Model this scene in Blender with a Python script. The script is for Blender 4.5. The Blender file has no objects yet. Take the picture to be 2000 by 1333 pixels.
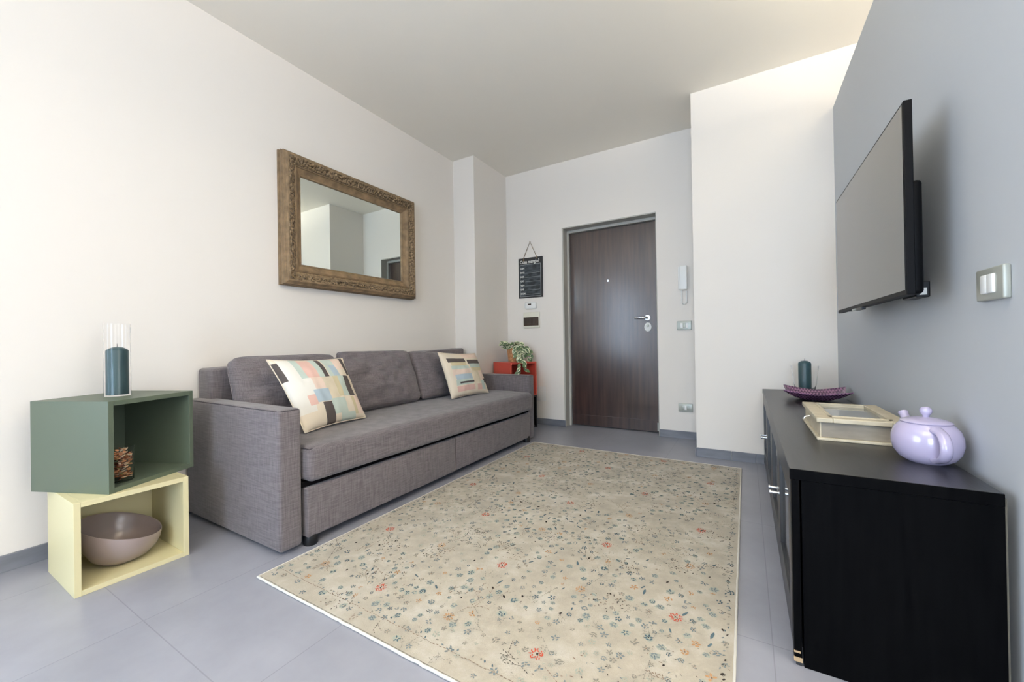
import bpy, bmesh, math, random
from mathutils import Vector, Matrix, noise
random.seed(7)
C = bpy.context.scene.collection
SC = bpy.context.scene
PI = math.pi

# ------------------------------------------------------------------ camera
CAM = Vector((0, 0, 0.89))
F_PX, YAW, PITCH, ROLL = 774.1, math.radians(30.511), math.radians(0.2505), math.radians(-0.9196)
def cam_axes():
    cy, sy, cp, sp = math.cos(YAW), math.sin(YAW), math.cos(PITCH), math.sin(PITCH)
    f = Vector((-sy*cp, cy*cp, sp)); r = Vector((cy, sy, 0)); u = r.cross(f)
    c, s = math.cos(ROLL), math.sin(ROLL)
    return c*r+s*u, -s*r+c*u, f
cr, cu, cf = cam_axes()
cd = bpy.data.cameras.new('camera'); cam = bpy.data.objects.new('camera', cd); C.objects.link(cam)
cd.sensor_width = 36; cd.lens = F_PX/2000*36; cd.clip_start = 0.02
m = Matrix((cr, cu, -cf)).transposed().to_4x4(); m.translation = CAM
cam.matrix_world = m
SC.camera = cam

# ------------------------------------------------------------------ world, light, exposure
SC.view_settings.view_transform = 'Standard'; SC.view_settings.look = 'None'
SC.view_settings.gamma = 1; SC.view_settings.exposure = 0.06; SC.view_settings.use_curve_mapping = False
w = bpy.data.worlds.new('world'); SC.world = w; w.use_nodes = True
w.node_tree.nodes['Background'].inputs[0].default_value = (0.62, 0.76, 1.0, 1)
w.node_tree.nodes['Background'].inputs[1].default_value = 2.0
def area(name, loc, aim, sx, sy, power, col):
    l = bpy.data.lights.new(name, 'AREA'); l.shape = 'RECTANGLE'; l.size = sx; l.size_y = sy; l.energy = power; l.color = col
    o = bpy.data.objects.new(name, l); C.objects.link(o); o.location = loc
    o.rotation_euler = (Vector(aim)).to_track_quat('-Z', 'Y').to_euler(); return o
def bulb(name, loc, radius, power, col):
    l = bpy.data.lights.new(name, 'POINT'); l.shadow_soft_size = radius; l.energy = power; l.color = col
    o = bpy.data.objects.new(name, l); C.objects.link(o); o.location = loc; return o
# daylight through the french window behind the camera, through the window of the side room, and its warm lamp; added uplights fill the ceiling
area('daylight_balcony_window', (0.20, -3.93, 1.2), (0, 1, 0), 1.5, 2.2, 122, (0.60, 0.77, 1.0))
area('daylight_left_window', (-2.54, -1.75, 1.30), (1, 0, 0), 2.5, 1.8, 82, (0.66, 0.81, 1.0))
area('daylight_side_window', (2.5, 0.5, 1.45), (-1, 0, 0), 1.5, 1.5, 26, (1.0, 0.96, 0.90))
area('lamp_and_fill_uplight', (0.95, 1.75, 2.44), (0, 0, 1), .2, .6, 36, (1.0, 0.87, 0.62))
area('lamp_and_fill_uplight', (1.02, 0.75, 2.44), (0, 0, 1), .2, .5, 96, (1.0, 0.92, 0.80))  # second unseen uplight, added to brighten the ceiling with warm bounce
area('lamp_and_fill_uplight', (-0.30, -1.2, 2.20), (0, 0, 1), .4, .6, 80, (1.0, 0.92, 0.82))  # unseen uplight added behind the camera as ceiling fill

# ------------------------------------------------------------------ helpers
def lin(c):
    return tuple(((x/255)/12.92 if x/255 <= .04045 else ((x/255+.055)/1.055)**2.4) for x in c[:3])+(1,)
def new_mat(name, col, rough=.5, metal=0.0, spec=.5, **kw):
    m = bpy.data.materials.new(name); m.use_nodes = True
    b = m.node_tree.nodes['Principled BSDF']
    b.inputs['Base Color'].default_value = lin(col); b.inputs['Roughness'].default_value = rough
    b.inputs['Metallic'].default_value = metal; b.inputs['Specular IOR Level'].default_value = spec
    for k, v in kw.items(): b.inputs[k].default_value = v
    return m
def nt(m): return m.node_tree, m.node_tree.nodes, m.node_tree.links, m.node_tree.nodes['Principled BSDF']
def noise_col(m, c1, c2, scale=(1, 1, 1), nscale=5, detail=4, lo=.35, hi=.65, rough=.5):
    t, N, L, b = nt(m)
    tc = N.new('ShaderNodeTexCoord'); mp = N.new('ShaderNodeMapping'); mp.inputs['Scale'].default_value = scale
    no = N.new('ShaderNodeTexNoise'); no.inputs['Scale'].default_value = nscale; no.inputs['Detail'].default_value = detail
    no.inputs['Roughness'].default_value = rough
    cr_ = N.new('ShaderNodeValToRGB'); cr_.color_ramp.elements[0].position = lo; cr_.color_ramp.elements[1].position = hi
    cr_.color_ramp.elements[0].color = lin(c1); cr_.color_ramp.elements[1].color = lin(c2)
    L.new(tc.outputs['Object'], mp.inputs[0]); L.new(mp.outputs[0], no.inputs['Vector']); L.new(no.outputs['Fac'], cr_.inputs[0])
    L.new(cr_.outputs[0], b.inputs['Base Color'])
    return no, cr_
def bump(m, nscale, strength, dist=.002, scale=(1, 1, 1), detail=2):
    t, N, L, b = nt(m)
    tc = N.new('ShaderNodeTexCoord'); mp = N.new('ShaderNodeMapping'); mp.inputs['Scale'].default_value = scale
    no = N.new('ShaderNodeTexNoise'); no.inputs['Scale'].default_value = nscale; no.inputs['Detail'].default_value = detail
    bp = N.new('ShaderNodeBump'); bp.inputs['Strength'].default_value = strength; bp.inputs['Distance'].default_value = dist
    L.new(tc.outputs['Object'], mp.inputs[0]); L.new(mp.outputs[0], no.inputs['Vector']); L.new(no.outputs['Fac'], bp.inputs['Height'])
    L.new(bp.outputs[0], b.inputs['Normal'])

WORLD = {}
def thing(name, label, cat, loc=(0, 0, 0), rotz=0, group=None, kind=None):
    o = bpy.data.objects.new(name, None); C.objects.link(o); o.empty_display_size = .05
    o.location = loc; o.rotation_euler = (0, 0, rotz)
    WORLD[o.name] = Matrix.Translation(loc) @ Matrix.Rotation(rotz, 4, 'Z')
    if label: o['label'] = label
    if cat: o['category'] = cat
    if group: o['group'] = group
    if kind: o['kind'] = kind
    return o
def ob(name, bm, mats, parent=None, smooth=False, local=False, label=None, bevel=0, subsurf=0):
    me = bpy.data.meshes.new(name)
    bmesh.ops.recalc_face_normals(bm, faces=bm.faces) if not getattr(bm, 'norecalc', False) else None
    bm.to_mesh(me); bm.free()
    for mm in (mats if isinstance(mats, (list, tuple)) else [mats]): me.materials.append(mm)
    o = bpy.data.objects.new(name, me); C.objects.link(o)
    if parent is not None:
        o.parent = parent
        W = WORLD[parent.name]; WORLD[o.name] = W
        if not local: me.transform(W.inverted())
    else: WORLD[o.name] = Matrix.Identity(4)
    if smooth:
        for p in me.polygons: p.use_smooth = True
        me.set_sharp_from_angle(angle=math.radians(smooth if smooth > 1 else 40))
    if bevel:
        b = o.modifiers.new('bevel', 'BEVEL'); b.width = bevel; b.segments = 2; b.limit_method = 'ANGLE'; b.harden_normals = False
    if subsurf:
        s = o.modifiers.new('sub', 'SUBSURF'); s.levels = subsurf; s.render_levels = subsurf
    if label: o['label'] = label
    return o
def tag(o, label, cat, group=None, kind=None):
    o['label'] = label; o['category'] = cat
    if group: o['group'] = group
    if kind: o['kind'] = kind
    return o
def struct(name, bm, mats, parent=None, **k):
    o = ob(name, bm, mats, parent, **k)
    if parent is None: o['kind'] = 'structure'
    return o
def box(bm, x0, x1, y0, y1, z0, z1, mi=0):
    vs = [bm.verts.new((x, y, z)) for x in (x0, x1) for y in (y0, y1) for z in (z0, z1)]
    fs = []
    for idx in ((0, 1, 3, 2), (4, 6, 7, 5), (0, 4, 5, 1), (2, 3, 7, 6), (0, 2, 6, 4), (1, 5, 7, 3)):
        f = bm.faces.new([vs[i] for i in idx]); f.material_index = mi; fs.append(f)
    return vs
def B(*boxes):
    bm = bmesh.new()
    for b in boxes: box(bm, *b)
    return bm
def rbox(x0, x1, y0, y1, z0, z1, r=.02, seg=4):
    bm = B((x0, x1, y0, y1, z0, z1))
    bmesh.ops.recalc_face_normals(bm, faces=bm.faces)
    bmesh.ops.bevel(bm, geom=bm.edges[:], offset=r, segments=seg, profile=.5, affect='EDGES')
    return bm
def lathe(bm, prof, cx=0, cy=0, seg=48, mi=0, cap_bot=True, cap_top=True):
    rings = []
    for r, z in prof:
        if r < 1e-5: rings.append([bm.verts.new((cx, cy, z))])
        else: rings.append([bm.verts.new((cx+r*math.cos(2*PI*i/seg), cy+r*math.sin(2*PI*i/seg), z)) for i in range(seg)])
    for a, b in zip(rings, rings[1:]):
        for i in range(seg):
            j = (i+1) % seg
            if len(a) == 1 and len(b) == 1: continue
            if len(a) == 1: f = bm.faces.new((a[0], b[i], b[j]))
            elif len(b) == 1: f = bm.faces.new((a[i], a[j], b[0]))
            else: f = bm.faces.new((a[i], a[j], b[j], b[i]))
            f.material_index = mi
    if cap_bot and len(rings[0]) > 1: bm.faces.new(rings[0][::-1]).material_index = mi
    if cap_top and len(rings[-1]) > 1: bm.faces.new(rings[-1]).material_index = mi
    return bm
def tube(bm, pts, radii, seg=10, mi=0, flat=1.0, caps=True, up=Vector((0, 0, 1))):
    pts = [Vector(p) for p in pts]
    if not isinstance(radii, (list, tuple)): radii = [radii]*len(pts)
    rings = []; prev = None
    for i, p in enumerate(pts):
        d = (pts[min(i+1, len(pts)-1)]-pts[max(i-1, 0)]).normalized()
        n = prev if prev is not None else up
        if abs(n.dot(d)) > .98: n = Vector((1, 0, 0)) if abs(d.x) < .9 else Vector((0, 1, 0))
        n = (n-d*n.dot(d)).normalized(); prev = n; b_ = d.cross(n)
        rings.append([bm.verts.new(p+(n*math.cos(2*PI*k/seg)*flat+b_*math.sin(2*PI*k/seg))*radii[i]) for k in range(seg)])
    for a, b in zip(rings, rings[1:]):
        for k in range(seg):
            bm.faces.new((a[k], a[(k+1) % seg], b[(k+1) % seg], b[k])).material_index = mi
    if caps:
        bm.faces.new(rings[0][::-1]).material_index = mi; bm.faces.new(rings[-1]).material_index = mi
    return bm
def cyl_axis(bm, c, axis, r, l, seg=24, r2=None, mi=0):
    c = Vector(c); a = Vector(axis).normalized()
    return tube(bm, [c, c+a*l], [r, r if r2 is None else r2], seg=seg, mi=mi)

# ------------------------------------------------------------------ materials
M = {}
M['wall'] = new_mat('white_wall_paint', (233, 227, 219), .75, spec=.2); bump(M['wall'], 120, .05, .001)
M['ceil'] = new_mat('ceiling_paint', (244, 238, 226), .85, spec=.1)
M['greywall'] = new_mat('grey_blue_wall_paint', (192, 196, 200), .7, spec=.25); bump(M['greywall'], 150, .05, .001)
M['base'] = new_mat('grey_skirting_tile', (128, 133, 145), .35); noise_col(M['base'], (104, 107, 115), (126, 129, 137), (1, 1, 4), 4)
# floor tiles
fm = new_mat('grey_porcelain_tile', (150, 153, 162), .34, spec=.5); M['floor'] = fm
t, N, L, b = nt(fm)
tc = N.new('ShaderNodeTexCoord'); mp = N.new('ShaderNodeMapping'); mp.inputs['Location'].default_value = (1.710, -0.500, 0)
br = N.new('ShaderNodeTexBrick'); br.offset = 0; br.squash = 1; br.inputs['Scale'].default_value = 1
br.inputs['Brick Width'].default_value = .588; br.inputs['Row Height'].default_value = .87
br.inputs['Mortar Size'].default_value = .0016; br.inputs['Mortar Smooth'].default_value = .1; br.inputs['Bias'].default_value = 0
br.inputs['Color1'].default_value = lin((147, 149, 159)); br.inputs['Color2'].default_value = lin((151, 153, 163)); br.inputs['Mortar'].default_value = lin((131, 133, 142))
n1 = N.new('ShaderNodeTexNoise'); n1.inputs['Scale'].default_value = 3.5; n1.inputs['Detail'].default_value = 6; n1.inputs['Roughness'].default_value = .6
r1 = N.new('ShaderNodeValToRGB'); r1.color_ramp.elements[0].position = .3; r1.color_ramp.elements[1].position = .7
r1.color_ramp.elements[0].color = (.86, .86, .87, 1); r1.color_ramp.elements[1].color = (1.08, 1.08, 1.07, 1)
mx = N.new('ShaderNodeMix'); mx.data_type = 'RGBA'; mx.blend_type = 'MULTIPLY'; mx.inputs[0].default_value = 1
L.new(tc.outputs['Object'], mp.inputs[0]); L.new(mp.outputs[0], br.inputs['Vector']); L.new(tc.outputs['Object'], n1.inputs['Vector'])
L.new(n1.outputs['Fac'], r1.inputs[0]); L.new(br.outputs['Color'], mx.inputs[6]); L.new(r1.outputs[0], mx.inputs[7]); L.new(mx.outputs[2], b.inputs['Base Color'])
bpn = N.new('ShaderNodeBump'); bpn.inputs['Strength'].default_value = .25; bpn.inputs['Distance'].default_value = .001
L.new(n1.outputs['Fac'], bpn.inputs['Height']); L.new(bpn.outputs[0], b.inputs['Normal'])
rr = N.new('ShaderNodeMapRange'); rr.inputs['To Min'].default_value = .26; rr.inputs['To Max'].default_value = .42
L.new(n1.outputs['Fac'], rr.inputs['Value']); L.new(rr.outputs[0], b.inputs['Roughness'])
# upholstery: cross-woven slubs
def fabric(name, c1, c2):
    m = new_mat(name, c1, .9, spec=.15); t, N, L, b = nt(m)
    b.inputs['Sheen Weight'].default_value = .25; b.inputs['Sheen Roughness'].default_value = .5
    tc = N.new('ShaderNodeTexCoord'); outs = []
    for sc in ((16, 16, 260), (260, 260, 14), (40, 40, 40)):
        mp = N.new('ShaderNodeMapping'); mp.inputs['Scale'].default_value = sc
        no = N.new('ShaderNodeTexNoise'); no.inputs['Scale'].default_value = 1; no.inputs['Detail'].default_value = 3
        L.new(tc.outputs['Object'], mp.inputs[0]); L.new(mp.outputs[0], no.inputs['Vector']); outs.append(no)
    a = N.new('ShaderNodeMath'); a.operation = 'ADD'; L.new(outs[0].outputs['Fac'], a.inputs[0]); L.new(outs[1].outputs['Fac'], a.inputs[1])
    a2 = N.new('ShaderNodeMath'); a2.operation = 'MULTIPLY'; a2.inputs[1].default_value = .5; L.new(a.outputs[0], a2.inputs[0])
    cr_ = N.new('ShaderNodeValToRGB'); cr_.color_ramp.elements[0].position = .38; cr_.color_ramp.elements[1].position = .62
    cr_.color_ramp.elements[0].color = lin(c1); cr_.color_ramp.elements[1].color = lin(c2)
    L.new(a2.outputs[0], cr_.inputs[0]); L.new(cr_.outputs[0], b.inputs['Base Color'])
    bp = N.new('ShaderNodeBump'); bp.inputs['Strength'].default_value = .25; bp.inputs['Distance'].default_value = .001
    L.new(a2.outputs[0], bp.inputs['Height']); L.new(bp.outputs[0], b.inputs['Normal'])
    return m
M['sofa'] = fabric('grey_woven_upholstery', (88, 83, 86), (114, 108, 111))
M['seam'] = new_mat('dark_seam_thread', (58, 54, 60), .9)
M['black_plastic'] = new_mat('black_plastic', (16, 16, 18), .4)
M['dark_hollow'] = new_mat('black_cloth_and_shade', (14, 13, 15), .95, spec=.05)
M['chrome'] = new_mat('satin_chrome', (205, 208, 212), .22, 1.0)
M['silver'] = new_mat('silver_grey_plastic', (172, 175, 166), .35, .25)
M['white_plastic'] = new_mat('white_plastic', (236, 236, 232), .35)
M['cream_plastic'] = new_mat('cream_plastic', (226, 222, 206), .4)
M['glass'] = new_mat('clear_glass', (255, 255, 255), .0, **{'Transmission Weight': 1.0, 'IOR': 1.22})
M['thinglass'] = new_mat('thin_clear_glass', (250, 252, 252), .02, **{'Transmission Weight': 1.0, 'IOR': 1.12})
M['mirror'] = new_mat('mirror_silvering', (238, 244, 238), .01, 1.0)
M['frame'] = new_mat('aged_brown_gilt_wood', (140, 108, 74), .55, spec=.3); noise_col(M['frame'], (110, 92, 70), (146, 123, 94), (1, 1, 1), 22, 5, .3, .7); bump(M['frame'], 180, .35, .002)
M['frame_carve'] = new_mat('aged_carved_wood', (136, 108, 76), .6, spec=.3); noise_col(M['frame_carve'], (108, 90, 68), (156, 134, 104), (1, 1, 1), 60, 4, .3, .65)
t, N, L, b = nt(M['frame_carve'])   # recess shade painted dark into the carving by pointiness
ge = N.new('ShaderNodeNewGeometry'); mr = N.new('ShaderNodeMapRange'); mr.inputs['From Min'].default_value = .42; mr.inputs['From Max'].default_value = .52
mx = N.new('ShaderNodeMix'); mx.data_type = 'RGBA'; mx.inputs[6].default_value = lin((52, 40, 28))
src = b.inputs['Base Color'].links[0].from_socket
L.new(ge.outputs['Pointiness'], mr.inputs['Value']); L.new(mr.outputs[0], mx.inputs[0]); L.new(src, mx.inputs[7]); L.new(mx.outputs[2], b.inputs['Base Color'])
M['green'] = new_mat('sage_green_lacquer', (88, 100, 85), .45); 
M['yellow'] = new_mat('pale_yellow_lacquer', (216, 207, 164), .45)
M['red'] = new_mat('brick_red_lacquer', (190, 76, 62), .4)
M['blackbox'] = new_mat('black_box_lacquer', (20, 20, 20), .5)
M['candle'] = new_mat('teal_candle_wax', (52, 82, 88), .35, **{'Subsurface Weight': .1}); noise_col(M['candle'], (44, 72, 78), (62, 92, 96), (1, 1, .2), 30)
M['wick'] = new_mat('candle_wick', (60, 52, 44), .9)
M['bowl'] = new_mat('taupe_glazed_ceramic', (150, 136, 134), .22, spec=.6)
M['lilac'] = new_mat('lilac_glazed_ceramic', (182, 173, 200), .12, spec=.6, **{'Coat Weight': .5, 'Coat Roughness': .05})
# black stained wood
bw = new_mat('black_brown_stained_wood', (30, 30, 31), .34, spec=1.0); M['blackwood'] = bw
noise_col(bw, (17, 17, 18), (30, 30, 32), (30, 2, 30), 3, 6, .3, .75); bump(bw, 3, .25, .0015, (60, 3, 60), 5)
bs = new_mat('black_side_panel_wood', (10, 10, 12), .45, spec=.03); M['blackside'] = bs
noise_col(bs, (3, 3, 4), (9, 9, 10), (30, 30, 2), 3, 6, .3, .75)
M['chip'] = new_mat('chipped_bare_chipboard', (170, 145, 112), .9)
M['cabglass'] = new_mat('cabinet_door_glass', (16, 18, 20), .06, spec=.6)
M['tvscreen'] = new_mat('tv_screen_glass', (34, 34, 35), .07, spec=1.0)
M['tvbody'] = new_mat('tv_black_plastic', (7, 7, 9), .5, spec=.12)
M['beige'] = new_mat('antique_cream_wood', (196, 184, 158), .55); noise_col(M['beige'], (190, 178, 152), (206, 195, 170), (1, 1, 1), 20, 5)
M['greybox'] = new_mat('grey_brown_weathered_wood', (140, 130, 116), .65); noise_col(M['greybox'], (130, 122, 110), (146, 137, 122), (1, 1, 4), 14, 5)
# door veneer
dv = new_mat('dark_walnut_veneer', (62, 44, 38), .28, spec=.6, **{'Coat Weight': 1.0, 'Coat Roughness': .20}); M['door'] = dv
noise_col(dv, (40, 28, 27), (68, 49, 43), (14, 14, .9), 2.2, 6, .3, .7); bump(dv, 2, .2, .002, (40, 40, 2.2), 4)
M['doorframe'] = new_mat('grey_taupe_door_frame_paint', (180, 178, 170), .5)
M['wicker'] = new_mat('tan_wicker', (190, 140, 92), .7); noise_col(M['wicker'], (150, 102, 62), (206, 160, 112), (1, 1, 1.6), 110, 2); bump(M['wicker'], 130, .8, .004)
M['leaf'] = new_mat('dark_green_leaf', (62, 92, 58), .45); noise_col(M['leaf'], (44, 74, 44), (98, 122, 78), (1, 1, 1), 40)
M['leafedge'] = new_mat('cream_leaf_margin', (222, 224, 190), .5)
M['stem'] = new_mat('plant_stem', (104, 120, 76), .6)
M['chalk'] = new_mat('chalkboard_slate', (58, 62, 66), .8, spec=.2); noise_col(M['chalk'], (52, 56, 58), (92, 98, 104), (1, 1, 2.5), 14, 5, .4, .75)
M['chalkrim'] = new_mat('dark_wood_board', (50, 50, 50), .8)
M['chalkwhite'] = new_mat('white_board_lettering', (225, 225, 218), .8)
M['chalkline'] = new_mat('faded_white_line', (158, 164, 164), .8)
M['rope'] = new_mat('jute_rope', (140, 116, 84), .9)
M['brownwin'] = new_mat('smoked_brown_window', (66, 54, 46), .25)

# patchwork fabric for the cushions: flat printed colour blocks laid out on the cushion face (local x, z in 0..1)
def patch(name, base, rects):
    m = new_mat(name, base, .85, spec=.15); t, N, L, b = nt(m)
    tc = N.new('ShaderNodeUVMap'); tc.uv_map = 'face'
    sp = N.new('ShaderNodeSeparateXYZ'); L.new(tc.outputs[0], sp.inputs[0])
    def gate(axis, v, op):
        n = N.new('ShaderNodeMath'); n.operation = op; n.inputs[1].default_value = v; L.new(sp.outputs[axis], n.inputs[0]); return n
    cur = None
    for (u0, v0, u1, v1, c) in rects:
        gs = [gate(0, u0, 'GREATER_THAN'), gate(0, u1, 'LESS_THAN'), gate(1, v0, 'GREATER_THAN'), gate(1, v1, 'LESS_THAN')]
        k = gs[0]
        for g in gs[1:]:
            mm = N.new('ShaderNodeMath'); mm.operation = 'MULTIPLY'; L.new(k.outputs[0], mm.inputs[0]); L.new(g.outputs[0], mm.inputs[1]); k = mm
        mx = N.new('ShaderNodeMix'); mx.data_type = 'RGBA'; L.new(k.outputs[0], mx.inputs[0])
        if cur: L.new(cur.outputs[2], mx.inputs[6])
        else: mx.inputs[6].default_value = lin(base)
        mx.inputs[7].default_value = lin(c); cur = mx
    L.new(cur.outputs[2], b.inputs['Base Color'])
    no = N.new('ShaderNodeTexNoise'); no.inputs['Scale'].default_value = 500; tc2 = N.new('ShaderNodeTexCoord'); L.new(tc2.outputs['Object'], no.inputs['Vector'])
    bp = N.new('ShaderNodeBump'); bp.inputs['Strength'].default_value = .25; bp.inputs['Distance'].default_value = .001
    L.new(no.outputs['Fac'], bp.inputs['Height']); L.new(bp.outputs[0], b.inputs['Normal'])
    return m
CREAM, PINK, AQUA, BLUE, DARK, SAND, PEACH, OLIVE, WHITE = (220, 208, 188), (214, 178, 166), (186, 198, 188), (170, 186, 196), (84, 78, 76), (212, 200, 176), (224, 202, 186), (202, 190, 156), (224, 220, 210)
P1 = patch('pastel_patchwork_cotton', CREAM, [
    (.00, .66, .055, .93, DARK), (.055, .66, .20, 1, WHITE), (.20, .66, .30, 1, AQUA), (.28, .66, .44, .97, PINK), (.44, .66, .52, 1, AQUA), (.52, .66, .585, 1, DARK),
    (.60, .66, .76, 1, AQUA), (.66, .66, .76, .86, BLUE), (.76, .78, .93, 1, PEACH), (.90, .68, .965, 1, DARK),
    (.00, .42, .30, .66, WHITE), (.30, .42, .45, .66, PEACH), (.45, .30, .62, .66, SAND), (.62, .34, .70, .66, OLIVE), (.70, .34, .80, .66, AQUA), (.80, .34, .90, .66, DARK), (.90, .3, 1, .66, CREAM),
    (.26, .30, .48, .48, BLUE), (.0, .2, .22, .42, WHITE), (.16, .28, .26, .42, PINK),
    (.32, .00, .46, .29, DARK), (.46, .10, .68, .32, AQUA), (.68, .16, .80, .34, CREAM), (.80, .06, .90, .33, OLIVE), (.86, .06, 1, .33, PEACH), (.55, .0, .8, .10, AQUA)])
P2 = patch('pastel_striped_cotton', CREAM, [
    (.48, .86, 1, 1, PEACH), (.08, .76, .50, .86, DARK), (.12, .66, .50, .76, OLIVE), (.10, .58, .52, .68, AQUA), (.10, .46, .52, .60, PEACH), (.54, .72, .98, .82, DARK),
    (.56, .62, 1, .72, AQUA), (.56, .54, .98, .62, OLIVE), (.14, .34, .54, .48, BLUE), (.12, .24, .54, .36, AQUA), (.20, .27, .56, .31, DARK), (.12, .10, .56, .22, PINK),
    (.56, .26, .78, .54, SAND), (.78, .2, .93, .54, PEACH), (.86, .24, .98, .34, DARK), (.64, .08, .9, .22, PINK), (.78, .08, .9, .3, AQUA)])

# ================================================================== the room
XL, YB, YBL, XP, ZC, YR = -2.587, 3.86, 3.325, 0.52, 2.78, -4.0
XR = 2.6
struct('floor', B((XL-.2, XR+.2, YR-.2, YB+.5, -.12, 0)), M['floor'])
struct('ceiling', B((XL-.2, XR+.2, YR-.2, YB+.5, ZC, ZC+.12)), M['ceil'])
LW = (-3.05, -.45, .36, 2.24)
struct('wall_left', B((XL-.12, XL, YR-.12, LW[0], 0, ZC), (XL-.12, XL, LW[1], YB+.12, 0, ZC), (XL-.12, XL, LW[0], LW[1], 0, LW[2]), (XL-.12, XL, LW[0], LW[1], LW[3], ZC)), M['wall'])
struct('wall_left_pier', B((XL, -2.325, 3.24, YB, 0, ZC)), M['wall'])
# back wall with the doorway
DX0, DX1, DZ = -1.648, -0.700, 2.088
struct('wall_back', B((XL, DX0, YB, YB+.32, 0, ZC), (DX1, -.335, YB, YB+.32, 0, ZC), (DX0, DX1, YB, YB+.32, DZ, ZC), (DX0, DX1, YB+.2, YB+.32, 0, DZ)), M['wall'])
struct('wall_right_block', B((-.335, XR, YBL, YB+.12, 0, ZC)), M['wall'])
struct('wall_right_partition', B((XP, XP+.10, 1.16, YBL, 0, 2.405)), M['greywall'])
# side room wall with window opening
SW = (-.25, 1.25, .7, 2.2)
struct('wall_right', B((XR, XR+.12, YR-.12, SW[0], 0, ZC), (XR, XR+.12, SW[1], YBL, 0, ZC), (XR, XR+.12, SW[0], SW[1], 0, SW[2]), (XR, XR+.12, SW[0], SW[1], SW[3], ZC)), M['wall'])
BW = (-.58, .98, .05, 2.35)
def around(x0, x1, w_): return [(x0, w_[0], YR-.12, YR, 0, ZC), (w_[1], x1, YR-.12, YR, 0, ZC), (w_[0], w_[1], YR-.12, YR, 0, w_[2]), (w_[0], w_[1], YR-.12, YR, w_[3], ZC)]
struct('wall_rear', B(*around(XL, XR, BW)), M['wall'])
def win_frame(name, axis, a0, a1, z0, z1, pos):
    e = thing(name, None, None, kind='structure')
    w_ = .055; boxes = [(a0, a1, z0, z0+w_), (a0, a1, z1-w_, z1), (a0, a0+w_, z0+w_, z1-w_), (a1-w_, a1, z0+w_, z1-w_), ((a0+a1)/2-w_/2, (a0+a1)/2+w_/2, z0+w_, z1-w_)]
    bm = bmesh.new()
    for (p, q, r, s) in boxes:
        if axis == 'x': box(bm, p, q, pos-.03, pos+.03, r, s)
        else: box(bm, pos-.03, pos+.03, p, q, r, s)
    ob('window_frame', bm, M['white_plastic'], e)
    bm = B((a0+.03, a1-.03, pos-.004, pos+.004, z0+.03, z1-.03)) if axis == 'x' else B((pos-.004, pos+.004, a0+.03, a1-.03, z0+.03, z1-.03))
    ob('window_pane', bm, M['thinglass'], e)
win_frame('window_1', 'x', BW[0], BW[1], BW[2], BW[3], YR-.06)
win_frame('window_3', 'y', LW[0], LW[1], LW[2], LW[3], XL-.06)
win_frame('window_2', 'y', SW[0], SW[1], SW[2], SW[3], XR+.06)
# skirting (tile strips, with joints)
def skirt(name, x0, x1, y0, y1, h=.068): return struct(name, B((x0, x1, y0, y1, 0, h)), M['base'], bevel=.002)
skirt('baseboard_left', XL, XL+.01, YR, 3.24)
skirt('baseboard_left_pier_front', XL, -2.325, 3.23, 3.24)
skirt('baseboard_left_pier', -2.325, -2.315, 3.23, YB)
skirt('baseboard_back_left', -2.315, DX0, YB-.01, YB)
skirt('baseboard_back_reveal', DX0, DX0+.01, YB-.01, YB+.05)
skirt('baseboard_back_right', DX1, -.345, YB-.01, YB)
skirt('baseboard_block_side', -.345, -.335, YBL-.01, YB-.01)
bm = bmesh.new(); xs = [-.335, -.10, .05, .52]
for a, b_ in zip(xs, xs[1:]): box(bm, a+.001, b_-.001, YBL-.01, YBL, 0, .068)
struct('baseboard_block', bm, M['base'], bevel=.0015)
skirt('baseboard_right', XP-.01, XP, 1.16, YBL-.011)
skirt('baseboard_rear', XL+.01, BW[0], YR, YR+.01)

# entrance door
d = thing('door_1', None, None, (-1.17, 4.0, 0), kind='structure')
fr = bmesh.new()
box(fr, DX0, DX0+.016, YB-.001, YB+.10, 0, DZ); box(fr, DX1-.006, DX1, YB-.001, YB+.10, 0, DZ); box(fr, DX0, DX1, YB-.001, YB+.10, DZ-.012, DZ)
box(fr, DX0, DX0+.034, YB+.10, YB+.19, 0, DZ-.012); box(fr, DX1-.026, DX1, YB+.10, YB+.19, 0, DZ-.012); box(fr, DX0+.034, DX1-.026, YB+.10, YB+.19, DZ-.04, DZ-.012)
ob('door_frame', fr, M['doorframe'], d, bevel=.002)
leaf = ob('door_leaf', B((-1.612, -.728, YB+.135, YB+.19, .006, 2.045)), M['door'], d, bevel=.003)
kick = ob('kick_strip', B((-1.610, -.731, YB+.129, YB+.135, .008, .118)), M['door'], d, bevel=.002)
tr = ob('edge_trim', B((-.728, -.720, YB+.118, YB+.19, .006, 2.048), (-1.618, -1.612, YB+.128, YB+.19, .006, 2.048)), M['chrome'], d)
pe = bmesh.new(); cyl_axis(pe, (-1.202, YB+.135, 1.508), (0, -1, 0), .011, .006); ob('peephole', pe, M['chrome'], d, smooth=True)
h = bmesh.new(); cyl_axis(h, (-.818, YB+.135, 1.113), (0, -1, 0), .026, .008)
tube(h, [(-.818, YB+.13, 1.113), (-.818, YB+.09, 1.113), (-.832, YB+.078, 1.113), (-.87, YB+.075, 1.114), (-.91, YB+.078, 1.115), (-.935, YB+.083, 1.112)], [.010, .010, .011, .0095, .0085, .007], seg=12)
ob('door_handle', h, M['chrome'], d, smooth=True)
k = bmesh.new(); tube(k, [(-.815, YB+.135, 1.022), (-.815, YB+.126, 1.022), (-.815, YB+.123, 1.022)], [.034, .034, .031], seg=28)
for v in k.verts: v.co.z = 1.022+(v.co.z-1.022)*1.30
ob('lock_plate', k, M['white_plastic'], d, smooth=True)
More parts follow.
